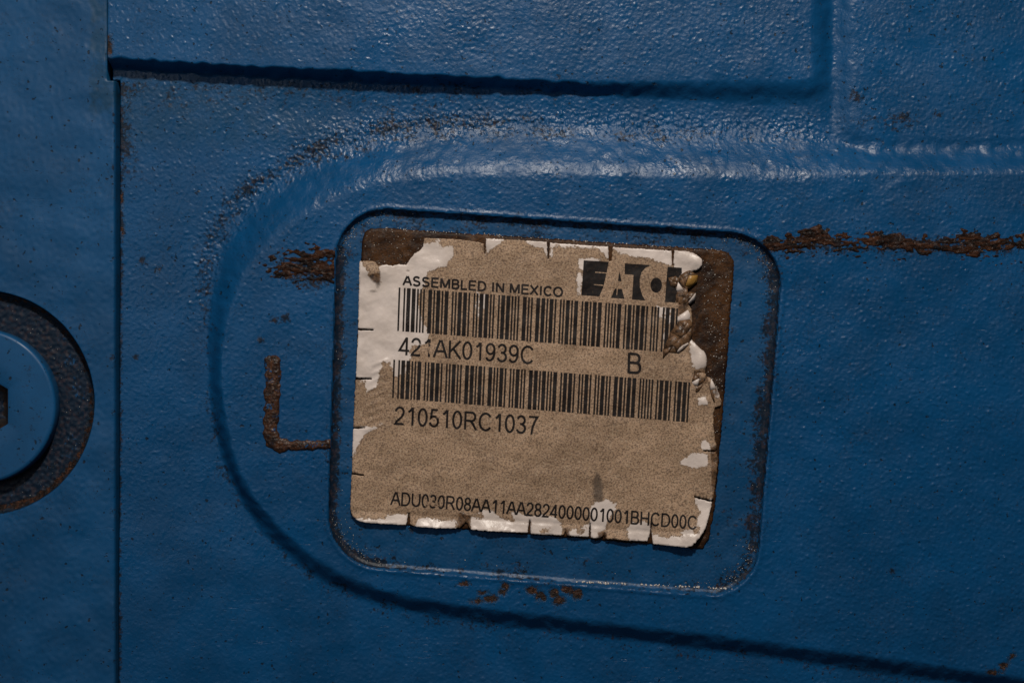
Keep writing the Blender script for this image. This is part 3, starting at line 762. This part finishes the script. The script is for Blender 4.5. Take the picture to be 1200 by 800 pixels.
glyph('9', .776, (arc(.375, .68, .26, .275, 0, 360, 22)[:-1], True), ([(.635, .70)] + arc(.34, .52, .298, .475, 10, -62, 8) + arc(.33, .26, .22, .215, -62, -165, 6), False))
glyph('A', .93, ([(.03, 0), (.43, .985)], False), ([(.50, .985), (.90, 0)], False), ([(.20, .36), (.73, .36)], False))
glyph('B', .93, ([(.15, 0), (.15, 1)], False), ([(.15, .955), (.50, .955)] + arc(.52, .74, .22, .215, 90, -90, 10) + [(.15, .525)], False), ([(.15, .525), (.52, .525)] + arc(.55, .285, .25, .24, 90, -90, 10) + [(.15, .046)], False))
glyph('C', 1.0, (arc(.53, .5, .40, .46, 38, 322, 22), False))
glyph('D', 1.0, ([(.16, .046), (.16, .955), (.46, .955)] + arc(.46, .5, .42, .455, 90, -90, 16)[1:], True))
glyph('E', .93, ([(.16, 0), (.16, 1)], False), ([(.16, .955), (.86, .955)], False), ([(.16, .52), (.80, .52)], False), ([(.16, .046), (.87, .046)], False))
glyph('H', 1.0, ([(.15, 0), (.15, 1)], False), ([(.85, 0), (.85, 1)], False), ([(.15, .52), (.85, .52)], False))
glyph('I', .388, ([(.19, 0), (.19, 1)], False))
glyph('K', .93, ([(.15, 0), (.15, 1)], False), ([(.84, 1), (.16, .36)], False), ([(.38, .56), (.88, 0)], False))
glyph('L', .776, ([(.14, 1), (.14, .046), (.74, .046)], False))
glyph('M', 1.16, ([(.14, 0), (.14, 1)], False), ([(1.02, 0), (1.02, 1)], False), ([(.17, .97), (.57, .06)], False), ([(.59, .06), (.99, .97)], False))
glyph('N', 1.0, ([(.15, 0), (.15, 1)], False), ([(.85, 0), (.85, 1)], False), ([(.16, .95), (.84, .05)], False))
glyph('O', 1.09, (arc(.54, .5, .44, .46, 90, 450, 28)[:-1], True))
glyph('R', 1.0, ([(.16, 0), (.16, 1)], False), ([(.16, .955), (.56, .955)] + arc(.58, .725, .24, .23, 90, -90, 10) + [(.16, .495)], False), ([(.50, .49), (.66, .36), (.90, 0)], False))
glyph('S', .93, (arc(.46, .735, .29, .22, 20, 225, 12) + [(.46, .52)] + arc(.46, .275, .33, .235, 60, -160, 14), False))
glyph('U', 1.0, ([(.15, 1), (.15, .40)] + arc(.50, .385, .35, .34, 180, 360, 14) + [(.85, .40), (.85, 1)], False))
glyph('X', .93, ([(.06, 0), (.86, 1)], False), ([(.06, 1), (.86, 0)], False))
glyph(' ', .388)

WEAR = [(504, 409, 4.5, 8, .8), (492, 403, 5, 3, .5), (514, 485, 5, 6, .55), (503, 590, 8, 6, .5), (492, 590, 8, 8, .35), (511, 590, 7, 7, .6), (500, 560, 1, 1, 0), (477, 329, 8, 5, .3), (470, 365, 3, 26, .25), (800, 355, 6, 10, .6),
        (478, 440, 6, 12, .3), (757, 392, 60, 30, .12), (520, 333, 12, 6, .2), (617, 600, 12, 4, .3), (785, 360, 4, 9, .35)]
def wear_f(a, b):
    w = np.zeros(a.shape)
    for cx, cy, rx, ry, k in WEAR: w = np.maximum(w, k * np.exp(-(((a - cx) / rx) ** 2 + ((b - cy) / ry) ** 2)))
    return w

INK_LIFT = 0.22
class Ink:
    def __init__(s): s.v = []; s.f = []; s.z = 0
    def ribbon(s, pts, w, closed=False, cap=0.0):
        p = np.array(pts, float)
        if closed: p = np.vstack([p, p[:1]])
        q = [p[0]]
        for a, b in zip(p[:-1], p[1:]):                 # subdivide so that the print follows the paper
            n = max(1, int(np.hypot(*(b - a)) / 2.2))
            for k in range(1, n + 1): q.append(a + (b - a) * k / n)
        q = np.array(q)
        if closed: q = q[:-1]
        m = len(q); base = len(s.v); s.z += 1
        for i in range(m):
            a = q[i - 1] if (i or closed) else q[0]; b = q[(i + 1) % m] if (i < m - 1 or closed) else q[-1]
            d0 = q[i] - a; d1 = b - q[i]
            n0 = np.array([-d0[1], d0[0]]) / (np.hypot(*d0) or 1); n1 = np.array([-d1[1], d1[0]]) / (np.hypot(*d1) or 1)
            if not d0.any(): n0 = n1
            if not d1.any(): n1 = n0
            n = n0 + n1; L = np.hypot(*n); n = n / (L or 1)
            k = 1 / max(0.45, float(n @ n0))
            s.v.append((q[i] + n * w / 2 * k, s.z)); s.v.append((q[i] - n * w / 2 * k, s.z))
        for i in range(m if closed else m - 1):
            j = (i + 1) % m
            s.f.append((base + 2 * i, base + 2 * i + 1, base + 2 * j + 1, base + 2 * j))
    def build(s, name, parent, lab=None):
        pv = np.array([v for v, _ in s.v]); z = np.array([(k % 7) * 0.012 for _, k in s.v])
        hh = label_h(pv[:, 0], pv[:, 1]) + INK_LIFT + z
        F_ = np.array(s.f)
        a_ = pv[F_[:, 0]]; b_ = pv[F_[:, 1]]; c_ = pv[F_[:, 2]]
        cr = (b_[:, 0] - a_[:, 0]) * (c_[:, 1] - a_[:, 1]) - (b_[:, 1] - a_[:, 1]) * (c_[:, 0] - a_[:, 0])
        F_[cr > 0] = F_[cr > 0][:, ::-1]
        o = link(name, np_mesh(name, world(pv[:, 0], pv[:, 1], hh), F_, dict(wear=wear_f(pv[:, 0], pv[:, 1]))), M_INK, parent, False)
        if lab: o['label'] = lab
        return o

def text(name, s_, start, end, cap, weight, lean=0.03, lab=None, gap=0.0):
    """start/end: baseline at the left edge of the first and the right edge of the last character"""
    st, en = np.array(start, float), np.array(end, float)
    total = sum(G[c][0] + gap for c in s_) - 0.14 - gap
    u = (en - st) / total                                # px per unit advance
    v = np.array([lean, -1.0]) * cap
    ink = Ink(); cur = -0.07
    for c in s_:
        adv, strokes = G[c]
        for pts, closed in strokes:
            ink.ribbon([st + u * (cur + a) + v * b for a, b in pts], weight, closed)
        cur += adv + gap
    return ink.build(name, label, lab)

text('printed_line', 'ASSEMBLED IN MEXICO', (473, 334.0), (659, 347.8), 11.0, 2.35, 0.04, 'printed line ASSEMBLED IN MEXICO', 0.06)
text('printed_line', '421AK01939C', (468, 415.6), (625, 426.6), 21.0, 2.6, 0.04, 'printed number 421AK01939C')
text('printed_line', 'B', (735.0, 437.0), (751.2, 438.2), 24.0, 3.1, 0.03, 'single printed letter B')
text('printed_line', '210510RC1037', (462.5, 497.0), (629.5, 509.0), 21.2, 2.6, 0.04, 'printed number 210510RC1037')
text('printed_line', 'ADU030R08AA11AA2824000001001BHCD00C', (458.6, 591.0), (815.5, 619.6), 15.5, 2.15, 0.06, 'long printed code along the lower edge')

CODE39 = {'0': 'nnnwwnwnn', '1': 'wnnwnnnnw', '2': 'nnwwnnnnw', '3': 'wnwwnnnnn', '4': 'nnnwwnnnw', '5': 'wnnwwnnnn', '6': 'nnwwwnnnn', '7': 'nnnwnnwnw', '8': 'wnnwnnwnn', '9': 'nnwwnnwnn',
          'A': 'wnnnnwnnw', 'K': 'wnnnnnnww', 'C': 'wnwnnwnnn', 'R': 'wnnnnnwwn', '*': 'nwnnwnwnn'}
def barcode(s_, p0, p1, top0, top1, lab):
    """p0..p1: bottom line, top0..top1: top line"""
    seq = []
    for c in '*' + s_ + '*':
        for k, e in enumerate(CODE39[c]): seq.append((2.35 if e == 'w' else 1.0, k % 2 == 0))
        seq.append((1.0, False))
    seq.pop(); tot = sum(w for w, _ in seq)
    p0, p1, top0, top1 = map(lambda q_: np.array(q_, float), (p0, p1, top0, top1))
    ink = Ink(); cur = 0
    for w, on in seq:
        if on:
            c = (cur + w / 2) / tot
            a = p0 + (p1 - p0) * c; b = top0 + (top1 - top0) * c
            ink.ribbon([a, b], w / tot * np.hypot(*(p1 - p0)) + 0.28)
        cur += w
    return ink.build('barcode', label, lab)
barcode('421AK01939C', (465.6, 387.6), (791.5, 413.4), (467.4, 336.8), (794.5, 361.2), 'upper barcode')
barcode('210510RC1037', (459.6, 466.0), (805.8, 494.4), (461.2, 421.2), (808.6, 447.8), 'lower barcode')

# ---- logo: block letters with an A standing out as bare paper
def fill(name, polys, lab):
    VX, TR, n0 = [], [], 0
    for poly, holes in polys:
        b = resample(poly, 2.0)
        lo, hi = b.min(0), b.max(0)
        XX, YY = np.meshgrid(np.arange(lo[0], hi[0], 2.0), np.arange(lo[1], hi[1], 2.0))
        xi, yi = XX.ravel(), YY.ravel(); m = sdf_poly(b, xi, yi) > 0.6
        pts = [Vector(map(float, p)) for p in b] + [Vector((float(a), float(c))) for a, c in zip(xi[m], yi[m])]
        vo, _, fo, _, _, _ = delaunay_2d_cdt(pts, [], [list(range(len(b)))], 1, 1e-4)
        for f in fo:
            if len(f) != 3: continue
            c = np.mean([[vo[i][0], vo[i][1]] for i in f], axis=0)
            TR.append([i + n0 for i in f])
        VX += [(v[0], v[1]) for v in vo]; n0 += len(vo)
    pv = np.array(VX); F_ = np.array(TR)
    a_, b_, c_ = pv[F_[:, 0]], pv[F_[:, 1]], pv[F_[:, 2]]
    cr = (b_[:, 0] - a_[:, 0]) * (c_[:, 1] - a_[:, 1]) - (b_[:, 1] - a_[:, 1]) * (c_[:, 0] - a_[:, 0])
    F_[cr > 0] = F_[cr > 0][:, ::-1]
    o = link(name, np_mesh(name, world(pv[:, 0], pv[:, 1], label_h(pv[:, 0], pv[:, 1]) + INK_LIFT + 0.05), F_, dict(wear=wear_f(pv[:, 0], pv[:, 1]))), M_INK, label, False)
    o['label'] = lab
    return o
fill('logo', [
    ([(684, 305), (713.5, 306.8), (710.9, 319.2), (697.5, 318.2), (697.4, 319.4), (710.6, 320.5), (707.7, 333.6), (696.0, 332.7), (695.9, 333.9), (707.4, 335.0), (702.4, 347.2), (681.3, 345.8)], 0),
    ([(726.0, 317.5), (728.4, 329.5), (724.2, 329.2)], 0),
    ([(720.6, 338.0), (722.8, 338.2), (722.2, 345.5), (723.4, 345.6), (723.9, 338.3), (728.8, 338.6), (731.8, 350.0), (716.0, 348.9)], 0),
    ([(732.2, 308.6), (763.2, 310.6), (756.5, 313.6), (751.6, 319), (749.6, 327), (749.8, 337), (752.6, 346), (756.0, 352), (740.6, 350.8), (742.4, 322.0), (732.0, 321.0)], 0),
    ([(769.0 + 6.8 * math.cos(q_ / 20 * 2 * math.pi), 334.0 + 8.8 * math.sin(q_ / 20 * 2 * math.pi)) for q_ in range(20)], 0),
    ([(782.2, 312.6), (798.8, 313.8), (799.0, 320), (794, 326), (786, 327), (790, 334), (793.5, 340), (791.5, 354.4), (779.2, 353.6)], 0),
], 'black block letter logo EATON with its last letter torn')

# ------------------------------------------------------------------ grit stuck in the oily film, plus painted glints on the pocket lip
pts = []
def add_grit(n, fx, keepf, hf, rlo, rhi, pal):
    c = 0
    while c < n:
        a, b = fx()
        if not keepf(a, b): continue
        c += 1; pts.append((a, b, hf, random.uniform(rlo, rhi) * (1.5 if random.random() < .06 else 1), 1.0 if random.random() < pal else random.random() * 0.3))
in_p = lambda a, b, lo, hi: lo < float(sdf_poly(POCKET, np.array([a]), np.array([b]))[0]) < hi
rx = lambda x0, x1, y0, y1: (lambda: (random.uniform(x0, x1), random.uniform(y0, y1)))
pc = []
while len(pc) < 800:
    k = random.randrange(len(PK)); a, b = PK[k], PK[(k + 1) % len(PK)]
    u = random.random(); p = a + (b - a) * u
    if random.random() > np.hypot(*(b - a)) / 430 and np.hypot(*(b - a)) < 60 and random.random() < .75: continue
    cen_ = np.array([645, 470.0]); d = cen_ - p; d /= np.hypot(*d)
    p = p + d * (2.5 + abs(random.gauss(0, 9)))
    pc.append(p)
for p in pc: pts.append((p[0], p[1], 0, random.uniform(.15, .38), 1.0 if random.random() < .3 else .2))
fs = lambda a, b: float(sdf_poly(FILM, np.array([a]), np.array([b]))[0]) > 2
add_grit(230, rx(815, 860, 296, 520), lambda a, b: fs(a, b) and a > 822 - (b - 300) * -0.06, 1, .16, .40, .6)
add_grit(90, rx(422, 496, 268, 312), lambda a, b: fs(a, b), 1, .16, .4, .5)
add_grit(170, rx(440, 858, 266, 296), lambda a, b: abs(float(sdf_poly(FILM, np.array([a]), np.array([b]))[0]) - 0.5) < 1.6, 2, .18, .42, .9)
add_grit(60, rx(0, 108, 340, 605), lambda a, b: 6 < BR - math.hypot(a - BC[0], b - BC[1]) < 38, 3, .15, .35, .6)
for k in range(70):                                   # pale grains painted as highlights along the lower lip of the pocket
    u = random.random(); a = 660 + 205 * u
    pts.append((a, 681.0 + (a - 660) * 0.046 + random.uniform(-.8, .8), 0, random.uniform(.4, .9), 1.0))
ga = np.array([p[0] for p in pts]); gb = np.array([p[1] for p in pts])
hb, _, _ = body_fields(ga, gb)
hf_ = film_h(ga, gb)
GV, GF, GP = [], [], []
oct_ = [(1, 0, 0), (-1, 0, 0), (0, 1, 0), (0, -1, 0), (0, 0, 1), (0, 0, -1)]
of = [(0, 2, 4), (2, 1, 4), (1, 3, 4), (3, 0, 4), (2, 0, 5), (1, 2, 5), (3, 1, 5), (0, 3, 5)]
for i, p in enumerate(pts):
    hh = {0: hb[i], 1: hf_[i], 2: max(hf_[i], FL), 3: PH - 13}[p[2]] + p[3] * 0.4
    R = Vector((random.random(), random.random(), random.random(), 1)).normalized()
    from mathutils import Quaternion
    Q = Quaternion(R)
    n = len(GV)
    for o_ in oct_:
        v = Q @ (Vector(o_) * p[3] * random.uniform(.7, 1.3))
        GV.append(P(p[0] + v.x, p[1] + v.y, hh + v.z * 0.8)); GP.append(p[4])
    GF += [tuple(n + k for k in f) for f in of]
g_ = link('grit', np_mesh('grit', GV, GF, dict(pale=GP)), M_GRIT, None, False)
g_['label'] = 'tiny shiny grains of grit stuck in the oily pocket corners and the counterbore, plus pale painted glints on the lower pocket lip'
g_['category'] = 'grit'
g_['kind'] = 'stuff'
